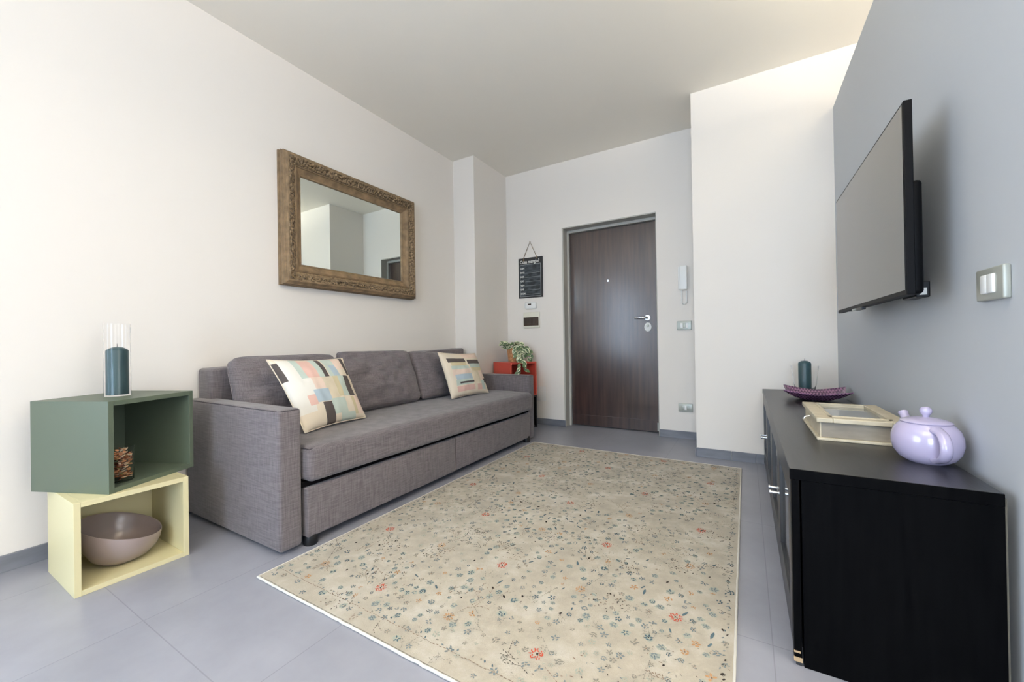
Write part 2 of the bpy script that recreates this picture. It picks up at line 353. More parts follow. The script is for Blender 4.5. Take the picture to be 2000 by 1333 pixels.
k = bmesh.new(); cyl_axis(k, (-.815, YB+.123, 1.034), (0, -1, 0), .013, .022, r2=.011); ob('thumb_turn', k, M['silver'], d, smooth=True)
for hz in (1.80, 1.02, .17):
    k = bmesh.new(); cyl_axis(k, (-1.619, YB+.122, hz), (0, 0, 1), .007, .10, 12); ob('hinge', k, M['silver'], d, smooth=True)
k = B((-.742, -.722, YB+.118, YB+.134, .02, .10)); ob('bottom_bolt', k, M['silver'], d, bevel=.003)

# ================================================================== sofa
XF = -1.69
s = thing('sofa', 'three-seat sofa in dark grey woven fabric with two base panels, beside the cream rug', 'sofa', (-2.12, 2.09, 0))
def arm(y0, y1, zt, name='armrest'):
    a = ob(name, rbox(-2.565, XF, y0, y1, .018, zt, .016, 4), M['sofa'], s, smooth=50)
    bm = bmesh.new()
    yy = y0+.006; z = zt-.005; x = XF-.006
    tube(bm, [(-2.55, y0+.004, zt-.006), (XF-.02, y0+.004, zt-.006)], .0022, 6)
    tube(bm, [(XF-.004, y0+.012, zt-.006), (XF-.004, y1-.012, zt-.006)], .0022, 6)
    ob('seam', bm, M['seam'], a)
    return a
arm(.932, 1.032, .619); arm(3.158, 3.256, .592)
# back frame, a little higher at its far end
bm = rbox(-2.575, -2.425, .99, 3.17, .10, .80, .018, 4)
for v in bm.verts:
    if v.co.z > .5: v.co.z += -.022+.067*(v.co.y-.99)/2.18
ob('back_frame', bm, M['sofa'], s, smooth=50)
# seat pad
bm = rbox(-2.40, -1.648, 1.040, 3.150, .284, .441, .034, 6)
bmesh.ops.subdivide_edges(bm, edges=[e for e in bm.edges if e.calc_length() > .4], cuts=14, use_grid_fill=True)
for v in bm.verts:
    v.co.z += .004*noise.noise(v.co*3) + (.006*math.exp(-((v.co.x+1.9)/.25)**2) if v.co.z > .4 else 0)
seat = ob('seat_pad', bm, M['sofa'], s, smooth=50)
bm = bmesh.new(); tube(bm, [(-1.663, 1.05, .434), (-1.663, 1.10, .434)], .002, 6); tube(bm, [(-1.72, 1.046, .435), (-1.663, 1.046, .434)], .002, 6)
ob('seam', bm, M['seam'], seat)
# base panels
ob('base_panel', rbox(-1.73, -1.676, 1.046, 2.082, .040, .260, .008, 3), M['sofa'], s, smooth=50)
ob('base_panel', rbox(-1.732, -1.680, 2.090, 3.150, .040, .260, .008, 3), M['sofa'], s, smooth=50)
ob('base_frame_and_shade', B((-2.55, -1.735, 1.034, 3.155, .055, .279), (-1.74, -1.70, 1.034, 3.155, .262, .285)), M['dark_hollow'], s)  # frame, plus a black strip as painted overhang shade below the seat
ob('under_sofa_shade', B((-2.50, -1.752, 1.11, 3.08, .004, .055)), M['dark_hollow'], s)  # added black block standing in for the shade under the sofa
for (x, y) in ((-1.704, 1.075), (-1.704, 3.12), (-2.48, 1.0), (-2.48, 3.2)):
    bm = bmesh.new(); lathe(bm, [(.029, 0), (.031, .006), (.030, .042), (.022, .062)], x, y, 20); ob('foot', bm, M['black_plastic'], s, smooth=True)

def puff(name, TL, TR, BR, BL, thick, mat, parent=None, nrm=Vector((1, 0, 0)), n=40, corner=.5, wr=.010, seed=0, flat=.42, local=False, pinch=.035, sag=0, rnd_=0):
    """a stuffed cushion between four corners"""
    TL, TR, BR, BL = map(Vector, (TL, TR, BR, BL))
    bm = bmesh.new(); uvl = bm.loops.layers.uv.new('face')
    nn = ((TR-TL).cross(TL-BL)).normalized()
    if nn.dot(nrm) < 0: nn = -nn
    def P(u, v, side):
        # edges drawn in between the corners
        uu, vv = 2*u-1, 2*v-1
        du = pinch*(1-vv*vv)*uu; dv = pinch*(1-uu*uu)*vv
        cc = (abs(uu)*abs(vv))**7*rnd_
        u2, v2 = u-du*.5-uu*cc*.5, v-dv*.5-vv*cc*.5
        p = (TL*(1-u2)+TR*u2)*v2+(BL*(1-u2)+BR*u2)*(1-v2)
        t_ = (max(0, 1-abs(uu)**2.4)*max(0, 1-abs(vv)**2.4))**flat
        q = Vector((u*3.1+seed, v*3.1, seed*1.7))
        w_ = wr*(noise.noise(q*1.3)+.6*noise.noise(q*2.7+Vector((0, 0, side))))*t_
        cr_ = wr*.8*abs(noise.noise(Vector((u*9+seed, v*4, 3.3))))*t_*(1-t_*.6)*2
        return p+nn*(side*(thick/2*t_)+w_-side*cr_)-Vector((0, 0, sag*t_*(1-v)))
    F = {}; K = {}
    for i in range(n+1):
        for j in range(n+1):
            a = bm.verts.new(P(i/n, j/n, 1)); F[i, j] = a
            if i in (0, n) or j in (0, n): K[i, j] = a
            else: K[i, j] = bm.verts.new(P(i/n, j/n, -1))
    for i in range(n):
        for j in range(n):
            for G, fl in ((F, 0), (K, 1)):
                ids = [(i, j), (i+1, j), (i+1, j+1), (i, j+1)]
                if fl: ids = ids[::-1]
                try: f = bm.faces.new([G[q] for q in ids])
                except ValueError: continue
                for lp, q in zip(f.loops, ids): lp[uvl].uv = (q[0]/n, q[1]/n)
    # seam welt
    edge = [P(i/n, 0, 1) for i in range(n)]+[P(1, j/n, 1) for j in range(n)]+[P(1-i/n, 1, 1) for i in range(n)]+[P(0, 1-j/n, 1) for j in range(n)]
    o = ob(name, bm, mat, parent, smooth=80, local=local)
    return o, edge+[edge[0]]
def welt(edge, mat, parent, r=.003, name='piping'):
    bm = bmesh.new(); tube(bm, edge, r, 6, caps=False); return ob(name, bm, mat, parent, smooth=80)
# three loose back cushions; each rests on the seat
bc = [('left', 1.02, 1.655, .838, .838, 3.0), ('middle', 1.665, 2.315, .848, .842, 9.0), ('far', 2.325, 3.00, .838, .79, 14.0)]
blab = ['dark grey back cushion at the near end of the sofa, behind the nearest patchwork cushion',
        'dark grey back cushion in the middle of the sofa, fully in view',
        'dark grey back cushion at the far end of the sofa, behind the farther patchwork cushion']
for (nm, y0, y1, z0, z1, sd), lb in zip(bc, blab):
    e, edge = puff('back_cushion', (-2.345, y0, z0), (-2.345, y1, z1), (-2.205, y1, .452), (-2.205, y0, .452), .165, M['sofa'], n=44, seed=sd, flat=.34, wr=.026, pinch=.015, rnd_=.11 if nm == 'left' else .05)
    tag(e, lb, 'cushion', 'grey back cushions of the sofa')
    welt(edge, M['sofa'], e, .0035)
# two patchwork cushions
p1, edge = puff('patchwork_cushion', (-2.12, 1.112, .822), (-2.12, 1.555, .812), (-1.985, 1.615, .452), (-1.915, 1.185, .452), .125, P1, seed=21, n=48, flat=.5, wr=.008, pinch=.06)
tag(p1, 'square cushion with pastel blocks and upright black bars, nearest the camera on the sofa', 'cushion', 'patchwork cushions'); welt(edge, new_mat('cream_piping', CREAM, .85), p1, .003)
p2, edge = puff('patchwork_cushion', (-2.12, 2.425, .822), (-2.12, 2.93, .800), (-1.965, 2.915, .452), (-2.02, 2.470, .450), .125, P2, seed=33, n=48, flat=.5, wr=.008, pinch=.06)
tag(p2, 'square cushion with pastel blocks and level black bars, at the far end of the sofa', 'cushion', 'patchwork cushions'); welt(edge, bpy.data.materials['cream_piping'], p2, .003)

# ================================================================== wall mirror with carved frame
Y0, Y1, Z0, Z1 = 1.437, 2.612, 1.288, 2.160
WL, WR, WT, WB = .128, .158, .145, .148
mir = thing('wall_mirror', 'large rectangular mirror in a carved aged brown frame, hung above the sofa', 'mirror', (XL, 2.02, 1.72))
prof = [(0, 0, 0), (0, .016, 0), (.05, .018, 0), (.05, .024, 0), (.015, .029, 0), (.015, .040, 0), (.06, .043, 0), (.075, .050, 0), (.045, .055, 0), (.045, .063, 0), (.11, .066, 0), (.11, .072, 0), (.14, .074, 0), (.16, .082, 0), (.20, .084, 0)]
nC = 16
for i in range(nC+1):
    a = i/nC; prof.append((.22+.36*a, .084+.004*math.sin(PI*a)-.014*a, math.sin(PI*a)))
prof += [(.60, .072, 0), (.615, .078, 0), (.64, .078, 0), (.655, .070, 0), (.68, .072, 0), (.71, .066, 0), (.80, .060, 0), (.90, .052, 0), (.93, .055, 0), (.96, .054, 0), (1.0, .040, 0), (1.0, .034, 0)]
def carve(side, s_, a, wdt):
    # s_ metres along the side, a 0..1 across the carved band: scrolling leaves
    per = .115 if side in ('t',) else .085
    ph = s_/per
    sc = math.sin(2*PI*ph+3.2*math.sin(PI*a))*math.cos(2*PI*a*1.2+1.3*math.sin(2*PI*ph*.5))
    rib = math.sin(2*PI*(s_/.021)+7*a+2*math.sin(2*PI*ph))
    nz = noise.noise(Vector((s_*42, a*5, {'t': 1, 'b': 7, 'l': 13, 'r': 19}[side])))
    nz2 = noise.noise(Vector((s_*110, a*11, 3)))
    return .0085*sc*(.6 if side != 't' else 1)+.003*rib+.013*nz+.007*nz2
bm = bmesh.new()
def side(bm, sd, A, Bc, inward, wA, wB, wid):
    # A,B outer corners (y,z); inward unit; mitre by wA/wB (inset along the side at u=1)
    A = Vector(A); Bv = Vector(Bc); Ld = (Bv-A).length; t_ = (Bv-A)/Ld; inw = Vector(inward)
    n = int(Ld/.0045); rows = []
    for i in range(n+1):
        f = i/n; row = []
        for (u, dd, c) in prof:
            a0 = wA*u; a1 = Ld-wB*u; s_ = a0+(a1-a0)*f
            p = A+t_*s_+inw*(wid*u); d_ = dd
            if c:
                aa = (u-.22)/.36
                d_ += c**.5*carve(sd, s_, aa, wid)
                if sd == 'b' and aa > .5: d_ += -c**.5*carve(sd, s_, aa, wid)*min(1, (aa-.5)*4)
            row.append(bm.verts.new((XL+.001+d_, p.x, p.y)))
        rows.append(row)
    for a, b_ in zip(rows, rows[1:]):
        for j in range(len(prof)-1):
            f = bm.faces.new((a[j], a[j+1], b_[j+1], b_[j]))
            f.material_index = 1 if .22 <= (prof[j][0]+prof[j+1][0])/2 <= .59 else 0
side(bm, 't', (Y0, Z1), (Y1, Z1), (0, -1), WL, WR, WT)
side(bm, 'b', (Y0, Z0), (Y1, Z0), (0, 1), WL, WR, WB)
side(bm, 'l', (Y0, Z0), (Y0, Z1), (1, 0), WB, WT, WL)
side(bm, 'r', (Y1, Z0), (Y1, Z1), (-1, 0), WB, WT, WR)
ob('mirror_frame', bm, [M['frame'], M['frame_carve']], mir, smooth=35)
ob('mirror_glass', B((XL+.03, XL+.044, Y0+WL-.01, Y1-WR+.01, Z0+WB-.01, Z1-WT+.01)), M['mirror'], mir)

# ================================================================== box shelves
def cube_shelf(name, label, mat, loc, rot, W=.35, D=.35, H=.35, th=.018, back=True, group=None):
    """open front at local +x; D along x, W along y"""
    t_ = thing(name, label, 'box shelf', loc, rot, group)
    def P(nm, *b): ob(nm, B(b), mat, t_, local=True, bevel=.0012)
    P('bottom_panel', -D, 0, th, W-th, 0, th); P('top_panel', -D, 0, th, W-th, H-th, H)
    P('side_panel', -D, 0, 0, th, 0, H); P('side_panel', -D, 0, W-th, W, 0, H)
    P('back_panel', -D, -D+.012, th, W-th, th, H-th)
    return t_
cube_shelf('box_shelf', 'pale yellow open box shelf on the floor holding a taupe bowl, under the green one', M['yellow'], (-2.077, .421, 0), 0.0, .340, .347, .338, .019, group='open box shelves')
vx = Vector((-2.087+2.415, .516-.377)).normalized(); GA = math.atan2(vx.y, vx.x)
GL = (-2.087, .516, .338)
cube_shelf('box_shelf', 'sage green open box shelf turned askew on top of the yellow one', M['green'], GL, GA, .346, .356, .353, .019, group='open box shelves')
cube_shelf('box_shelf', 'brick red open box shelf behind the far sofa arm, carrying a potted plant', M['red'], (-2.025, 3.400, .333), math.radians(-20), .352, .285, .356, .018, group='open box shelves')
cube_shelf('box_shelf', 'black box shelf on the floor under the red one, behind the far sofa arm', M['blackbox'], (-2.025, 3.400, 0), math.radians(-20), .352, .285, .332, .018, group='open box shelves')
def gloc(x, y, z=0):  # green shelf local to world
    c, s_ = math.cos(GA), math.sin(GA); return Vector((GL[0]+x*c-y*s_, GL[1]+x*s_+y*c, GL[2]+z))

# taupe bowl in the yellow shelf (organic rim, one side higher)
bt = thing('ceramic_bowl', 'glossy taupe ceramic bowl with a sloping rim inside the yellow box shelf', 'bowl', (-2.245, .590, .0195))
bm = bmesh.new(); seg = 64; rows = []
pr = [(0, 0), (.045, 0), (.060, .003), (.088, .026), (.108, .062), (.118, .100), (.1215, .136), (.1205, .142), (.1165, .137), (.112, .100), (.100, .064), (.078, .032), (.05, .014), (0, .010)]
for r, z in pr:
    row = []
    for i in range(seg):
        a = 2*PI*i/seg; k = z/.142
        zz = z*(1+.33*math.cos(a+2.13))
        row.append(bm.verts.new((bt.location.x+r*1.08*math.cos(a), bt.location.y+r*1.06*math.sin(a)-.006*k*math.cos(a), .0195+zz*.98)))
    rows.append(row)
for a, b_ in zip(rows, rows[1:]):
    for i in range(seg): bm.faces.new((a[i], a[(i+1) % seg], b_[(i+1) % seg], b_[i]))
bmesh.ops.remove_doubles(bm, verts=bm.verts, dist=1e-5)
ob('bowl_body', bm, M['bowl'], bt, smooth=60)

# potpourri jar in the green shelf
jc = gloc(-.064, .090, .020)
jar = thing('glass_jar', 'small clear glass jar standing inside the green box shelf', 'jar', jc)
bm = bmesh.new(); lathe(bm, [(.0, .0), (.036, 0), (.040, .004), (.042, .136), (.0405, .136), (.0385, .007), (.034, .004), (0, .004)], jc.x, jc.y, 40)
for v in bm.verts: v.co.z += jc.z
ob('jar_body', bm, M['glass'], jar, smooth=60)
pm = [new_mat('dried_petal_%s' % n_, c, .75) for n_, c in (('brown', (158, 92, 56)), ('tan', (222, 158, 112)), ('pale', (238, 212, 178)), ('dark', (98, 52, 34)), ('olive', (150, 138, 84)))]
bm = bmesh.new(); rnd = random.Random(3)
for q in range(230):
    rr_ = .034*math.sqrt(rnd.random()) if q % 3 else .033; a = rnd.random()*2*PI; z = .010+.116*rnd.random()
    if z > .108 and rr_ > .025: z -= .02
    c = Vector((jc.x+rr_*math.cos(a)*.88, jc.y+rr_*math.sin(a)*.88, jc.z+z))
    R_ = Matrix.Rotation(rnd.random()*6.28, 3, 'Z') @ Matrix.Rotation(rnd.uniform(-.6, .6), 3, 'X') @ Matrix.Rotation(rnd.uniform(-.4, .4), 3, 'Y')
    L_, W_, cv = rnd.uniform(.007, .0095), rnd.uniform(.004, .0065), rnd.uniform(.15, .7); mi = rnd.choice([0, 0, 1, 1, 1, 2, 2, 3, 4])
    g = [[bm.verts.new(c+R_ @ Vector((L_*u, W_*v*(1-.6*abs(u)**2), cv*(u*u*L_*.9+v*v*W_*.8)+.0006*w_))) for v in (-1, -.4, .4, 1)] for u in (-1, -.5, 0, .5, 1) for w_ in (0,)]
    for i in range(4):
        for j in range(3): bm.faces.new((g[i][j], g[i+1][j], g[i+1][j+1], g[i][j+1])).material_index = mi
pp = ob('potpourri', bm, pm, smooth=True)
sm = pp.modifiers.new('thick', 'SOLIDIFY'); sm.thickness = .0008
tag(pp, 'brown and tan dried flower petals filling the small glass jar', 'potpourri', kind='stuff')

# pillar candle in a tall glass cylinder on the green shelf
vc = Vector((-2.305, .600, GL[2]+.3535))
def glass_vase(name, label, c, prof_):
    t_ = thing(name, label, 'candle holder', c)
    bm = bmesh.new(); lathe(bm, [(r, z+c.z) for r, z in prof_], c.x, c.y, 56); ob('glass_body', bm, M['glass'], t_, smooth=60); return t_
glass_vase('glass_candle_holder', 'tall straight clear glass cylinder on the green box shelf', vc, [(0, 0), (.041, 0), (.0425, .003), (.0425, .306), (.0405, .306), (.0405, .006), (0, .006)])
def candle(label, c, r, h_):
    t_ = thing('pillar_candle', label, 'candle', c, group='teal pillar candles')
    bm = bmesh.new(); lathe(bm, [(0, c.z), (r, c.z), (r, c.z+h_-.012), (r*.93, c.z+h_-.006), (r*.5, c.z+h_+.004), (.0, c.z+h_+.007)], c.x, c.y, 40)
    ob('candle_wax', bm, M['candle'], t_, smooth=40)
    bm = bmesh.new(); tube(bm, [c+Vector((0, 0, h_)), c+Vector((0, 0, h_+.012)), c+Vector((.001, 0, h_+.019))], .001, 6); ob('wick', bm, M['wick'], t_)
candle('dark teal pillar candle inside the tall glass cylinder', vc+Vector((0, 0, .0065)), .036, .196)

# ================================================================== rug
RX0, RX1, RY0, RY1, RT = -1.635, -.036, .812, 3.120, .0085
rg = new_mat('rug_ground', (186, 174, 150), .95, spec=.05); t, N, L, b = nt(rg)
no, cr_ = noise_col(rg, (158, 151, 136), (188, 183, 170), (1, 1, 1), 7, 8, .3, .7, .65)
cr_.color_ramp.elements.new(.5).color = lin((172, 164, 148))
b.inputs['Sheen Weight'].default_value = .2
bump(rg, 420, .5, .002)
def yarn(n_, c): m_ = new_mat(n_, c, .95, spec=.05); return m_
ym = [rg, yarn('rug_white_binding', (206, 203, 194)), yarn('rug_blue_grey_yarn', (118, 128, 130)), yarn('rug_teal_yarn', (84, 102, 110)), yarn('rug_dark_yarn', (52, 48, 46)),
      yarn('rug_red_yarn', (186, 84, 66)), yarn('rug_orange_yarn', (178, 138, 100)), yarn('rug_brown_yarn', (122, 102, 86)), yarn('rug_pale_aqua_yarn', (158, 162, 150)), yarn('rug_faded_grey_yarn', (134, 132, 122)),
      yarn('rug_pale_sand_yarn', (186, 174, 150))]
bm = bmesh.new(); rnd = random.Random(11)
box(bm, RX0+.006, RX1-.006, RY0+.006, RY1-.006, 0, RT-.0006)
lay = [0]
def poly(pts, mi, z=None):
    lay[0] = (lay[0]+1) % 40
    zz = RT+(z or 0)+lay[0]*.000008
    pts = [p for p in pts]
    if any(not (RX0+.01 < p[0] < RX1-.01 and RY0+.01 < p[1] < RY1-.01) for p in pts): return
    bm.faces.new([bm.verts.new((p[0], p[1], zz)) for p in pts]).material_index = mi
def blob(x, y, l, w_, a, mi, z=0):
    c, s_ = math.cos(a), math.sin(a); jit = [1+rnd.uniform(-.25, .25) for _ in range(6)]
    q = [(-1, 0), (-.45, .8), (.5, .75), (1, 0), (.45, -.8), (-.5, -.75)]
    poly([(x+c*l*u*j-s_*w_*v*j, y+s_*l*u*j+c*w_*v*j) for (u, v), j in zip(q, jit)], mi, z)
def stroke(x0, y0, x1, y1, w_, mi, dash=None):
    d_ = math.hypot(x1-x0, y1-y0); a = math.atan2(y1-y0, x1-x0); n = max(1, int(d_/(dash or .012))); 
    for i in range(n):
        if dash and rnd.random() < .15: continue
        f = (i+.5)/n; blob(x0+(x1-x0)*f, y0+(y1-y0)*f, d_/n*(.36 if dash else .58), w_*rnd.uniform(.7, 1.2), a+rnd.uniform(-.12, .12), mi, .00035)
def daisy(x, y, r, mi, core, n=5, halo=None):
    if halo is not None: blob(x, y, r*1.25, r*1.1, rnd.random()*6, halo, -.0002)
    a0 = rnd.random()*6
    for i in range(n):
        a = a0+2*PI*i/n
        if rnd.random() < .1: continue
        blob(x+math.cos(a)*r*.62, y+math.sin(a)*r*.62, r*.42, r*.24, a+rnd.choice([0, 1.57, 0]), mi, .0002)
    blob(x, y, r*.22, r*.16, rnd.random()*6, core, .0004)
def bloom(x, y, r, mi):
    for ring, n in ((.85, 11), (.55, 8)):
        for i in range(n):
            a = 2*PI*i/n+rnd.uniform(-.15, .15); blob(x+math.cos(a)*r*ring, y+math.sin(a)*r*ring, r*.22, r*.12, a+rnd.choice([0, 1.2, -.6]), mi, .0002)
    for i in range(3): blob(x+rnd.uniform(-.2, .2)*r, y+rnd.uniform(-.2, .2)*r, r*.2, r*.08, rnd.random()*3, 4, .0005)
def twig(x, y, a, l, mi, depth=0, dash=.009):
    x1, y1 = x+math.cos(a)*l, y+math.sin(a)*l
    stroke(x, y, x1, y1, .0011, mi, dash)
    if depth < 2:
        for k_ in range(3 if depth == 0 else 2):
            f = .35+.3*k_; twig(x+(x1-x)*f, y+(y1-y)*f, a+rnd.choice([-1, 1])*rnd.uniform(.5, .9), l*.5, mi, depth+1, dash)
occ = []
def free(x, y, r):
    return all((x-a)**2+(y-b_)**2 > (r+c)**2 for a, b_, c in occ)
for i in range(-1, 6):
    for j in range(-1, 8):
        x, y = -.2-.32*i, .995+.340*j
        if (i+j) % 2: bloom(x+rnd.uniform(-.012, .012), y+rnd.uniform(-.012, .012), .021, 5); occ.append((x, y, .024))
        else:
            bloom(x, y, .018, 6); occ.append((x, y, .02))
            a = rnd.choice([.6, 2.2, 1.2]); twig(x+.02*math.cos(a), y+.02*math.sin(a), a, .14, rnd.choice([7, 9, 4]))
        for q in range(5):
            xx, yy = x+rnd.uniform(-.16, .16), y+rnd.uniform(-.17, .17); twig(xx, yy, rnd.random()*6.28, rnd.uniform(.05, .1), rnd.choice([7, 4, 9, 9, 7]), 0 if rnd.random() < .5 else 1)
        if rnd.random() < .7:  # dotted bush
            xx, yy = x+rnd.uniform(-.12, .12), y+rnd.uniform(-.12, .12)
            for q in range(34):
                a, r_ = rnd.random()*6.28, .065*math.sqrt(rnd.random()); blob(xx+r_*math.cos(a), yy+r_*math.sin(a)*.8, .0038, .0016, rnd.random()*3, 4 if rnd.random() < .7 else 7, .0003)
tries = 0
while tries < 5200:
    tries += 1
    x, y = rnd.uniform(RX0+.02, RX1-.02), rnd.uniform(RY0+.02, RY1-.02)
    dens = .5+.9*noise.noise(Vector((x*2.6, y*2.6, 4)))
    if y < RY0+.10: dens *= .3
    if rnd.random() > dens+.2: continue
    r = rnd.uniform(.0075, .0145)
    if not free(x, y, r+.003): continue
    occ.append((x, y, r))
    fade = noise.noise(Vector((x*1.7+5, y*1.7, 9)))
    k_ = rnd.random()
    if fade > .12: daisy(x, y, r, rnd.choice([8, 9, 2]), 9, 5)
    elif k_ < .62: daisy(x, y, r, rnd.choice([2, 2, 3]), rnd.choice([4, 3, 10]), rnd.choice([5, 5, 6]), halo=8 if rnd.random() < .5 else None)
    elif k_ < .80: daisy(x, y, r*.9, 9, 7)
    elif k_ < .86: daisy(x, y, r*1.1, 6, 7)
    elif k_ < .92: blob(x, y, r*.6, r*.4, rnd.random()*3, 4)
    else: blob(x, y, r*1.2, r*.35, rnd.random()*3, 3)
for q in range(2600):
    x, y = rnd.uniform(RX0+.02, RX1-.02), rnd.uniform(RY0+.09, RY1-.02)
    if noise.noise(Vector((x*3.3, y*3.3, 17))) > .10: blob(x, y, rnd.uniform(.0025, .006), rnd.uniform(.0009, .0018), rnd.random()*3, rnd.choice([7, 9, 9, 4, 2, 8]), .0003)
# border lines along the short sides, dashes beside the long ones
for y in (RY0+.072, RY1-.072):
    x = RX0+.05
    while x < RX1-.05:
        blob(x, y+rnd.uniform(-.002, .002), .006, .0011, 0, 7, .0003)
        if rnd.random() < .45: blob(x, y+rnd.uniform(.006, .02), .005, .003, rnd.random()*3, rnd.choice([2, 3, 9]), .0003)
        x += .013
for x in (RX0+.03, RX1-.03):
    y = RY0+.04
    while y < RY1-.04:
        blob(x+rnd.uniform(-.008, .008), y, .005, .0025, rnd.random()*3, rnd.choice([2, 3, 4, 9]), .0003); y += .018
for v in bm.verts:
    if v.co.z > RT+.002: v.co.z = RT+.001
rugo = ob('area_rug', bm, ym); 
tag(rugo, 'large cream rug with small blue and red flowers on the floor beside the sofa', 'rug')
bm = bmesh.new()
def edge_line(a, b_, wob):
    n = 120; return [(a[0]+(b_[0]-a[0])*i/n+(wob*noise.noise(Vector((i*.9, a[0]*9, a[1]*5)))), a[1]+(b_[1]-a[1])*i/n+wob*noise.noise(Vector((i*.8, 3, a[1]))), .0052) for i in range(n+1)]
for a, b_, wob, rr_ in (((RX0+.004, RY0), (RX1, RY0), .0025, .0046), ((RX0+.004, RY1), (RX1, RY1), .0015, .0042), ((RX0+.004, RY0), (RX0+.004, RY1), .001, .0038), ((RX1-.004, RY0), (RX1-.004, RY1), .001, .0042)):
    tube(bm, edge_line(a, b_, wob), rr_, 8)
ob('rug_binding', bm, ym[1], rugo, smooth=80, label='white whipped edge')

# ================================================================== low black cabinet
CX0, CX1, CY0, CY1, CZ = .101, .493, 1.318, 3.318, .535
cb = thing('low_cabinet', 'long low black-stained wooden cabinet with glass-fronted doors along the grey wall', 'cabinet', (.30, 2.32, 0))
bm = B((CX0-.004, CX1, CY0-.002, CY1, CZ-.030, CZ))
for f in bm.faces:
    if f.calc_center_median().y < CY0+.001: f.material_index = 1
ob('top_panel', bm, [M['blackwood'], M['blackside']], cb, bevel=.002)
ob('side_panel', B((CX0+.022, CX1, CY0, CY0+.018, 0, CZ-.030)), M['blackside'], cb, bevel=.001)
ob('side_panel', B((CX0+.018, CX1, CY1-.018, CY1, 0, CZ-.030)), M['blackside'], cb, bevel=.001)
ob('corner_post', B((CX0, CX0+.018, CY0-.001, CY0+.030, .012, CZ-.030)), M['blackside'], cb, bevel=.0015)
ob('corner_post', B((CX0, CX0+.018, CY1-.030, CY1, .012, CZ-.030)), M['blackside'], cb, bevel=.0015)
ob('bottom_panel', B((CX0+.018, CX1-.01, CY0+.018, CY1-.018, .05, .068)), M['blackside'], cb)
ob('back_panel', B((CX1-.01, CX1-.002, CY0+.018, CY1-.018, .05, CZ-.03)), M['blackside'], cb)
ob('back_edge', B((CX1, CX1+.0035, CY0+.002, CY0+.30, .02, CZ-.012)), new_mat('raw_hardboard', (92, 87, 76), .9), cb, label='raw hardboard back edge')
ob('plinth', B((CX0+.004, CX0+.020, CY0+.002, CY1-.002, 0, .052)), M['blackwood'], cb, bevel=.0015)
ob('worn_corner_chip', B((CX0-.0012, CX0+.018, CY0-.0022, CY0+.003, .012, .024), (CX0-.0008, CX0+.014, CY0-.0022, CY0+.003, .036, .041)), M['chip'], cb, label='bare chipped patch at the bottom corner')
dw = (CY1-CY0-.060)/4
for i in range(4):
    y0 = CY0+.030+i*dw+.0015; y1 = y0+dw-.003; zb, zt = .055, CZ-.033
    fw = .058
    dr = ob('cabinet_door', B((CX0-.001, CX0+.017, y0, y0+fw, zb, zt), (CX0-.001, CX0+.017, y1-fw, y1, zb, zt), (CX0-.001, CX0+.017, y0+fw, y1-fw, zb, zb+fw+.02), (CX0-.001, CX0+.017, y0+fw, y1-fw, zt-fw, zt)), M['blackwood'], cb, bevel=.002)
    ob('door_pane', B((CX0+.008, CX0+.012, y0+fw-.004, y1-fw+.004, zb+fw+.016, zt-fw+.004)), M['cabglass'], dr)
    yk = y1-.028 if i % 2 == 0 else y0+.028
    bm = bmesh.new(); tube(bm, [(CX0, yk, .305), (CX0-.003, yk, .305), (CX0-.004, yk, .305), (CX0-.026, yk, .305), (CX0-.027, yk, .305), (CX0-.032, yk, .305)], [.010, .010, .0055, .0055, .008, .008], seg=16)
    ob('knob', bm, M['chrome'], dr, smooth=35)

# teapot
tpx, tpy, tz = .436, 1.560, CZ
tp = thing('teapot', 'round glossy lilac ceramic teapot at the near end of the black cabinet', 'teapot', (tpx, tpy, tz), math.radians(2))
bm = bmesh.new()
lathe(bm, [(0, .003), (.036, .003), (.040, 0), (.046, .003), (.060, .014), (.070, .032), (.0745, .054), (.0735, .074), (.067, .094), (.056, .108), (.050, .1125), (.048, .112), (.048, .108)], 0, 0, 64, cap_top=True)
ob('teapot_body', bm, M['lilac'], tp, smooth=60, local=True)
bm = bmesh.new(); lathe(bm, [(.0, .110), (.0535, .1115), (.0545, .1135), (.052, .116), (.040, .1215), (.020, .126), (0, .127)], 0, 0, 56)
lid = ob('lid', bm, M['lilac'], tp, smooth=60, local=True)
bm = bmesh.new(); lathe(bm, [(.007, .125), (.0075, .131), (.011, .136), (.0135, .142), (.0125, .149), (.008, .154), (0, .1555)], 0, 0, 32); ob('lid_knob', bm, M['lilac'], lid, smooth=60, local=True)
bm = bmesh.new(); hp = []
for i in range(17):
    a = -1.15+2.3*i/16; hp.append((.004, -.062-.045*math.cos(a), .060+.038*math.sin(a)))
tube(bm, [(.0, -.062, .101)]+[hp[-1-i] for i in range(17)]+[(.0, -.062, .020)], [.010]+[.0085]*17+[.010], seg=14, up=Vector((1, 0, 0)), flat=1.5)
ob('handle', bm, M['lilac'], tp, smooth=60, local=True)
bm = bmesh.new(); tube(bm, [(-.006, .055, .055), (-.008, .080, .070), (-.010, .098, .088), (-.012, .112, .110), (-.013, .121, .119)], [.024, .018, .013, .011, .0125], seg=18)
ob('spout', bm, M['lilac'], tp, smooth=60, local=True)

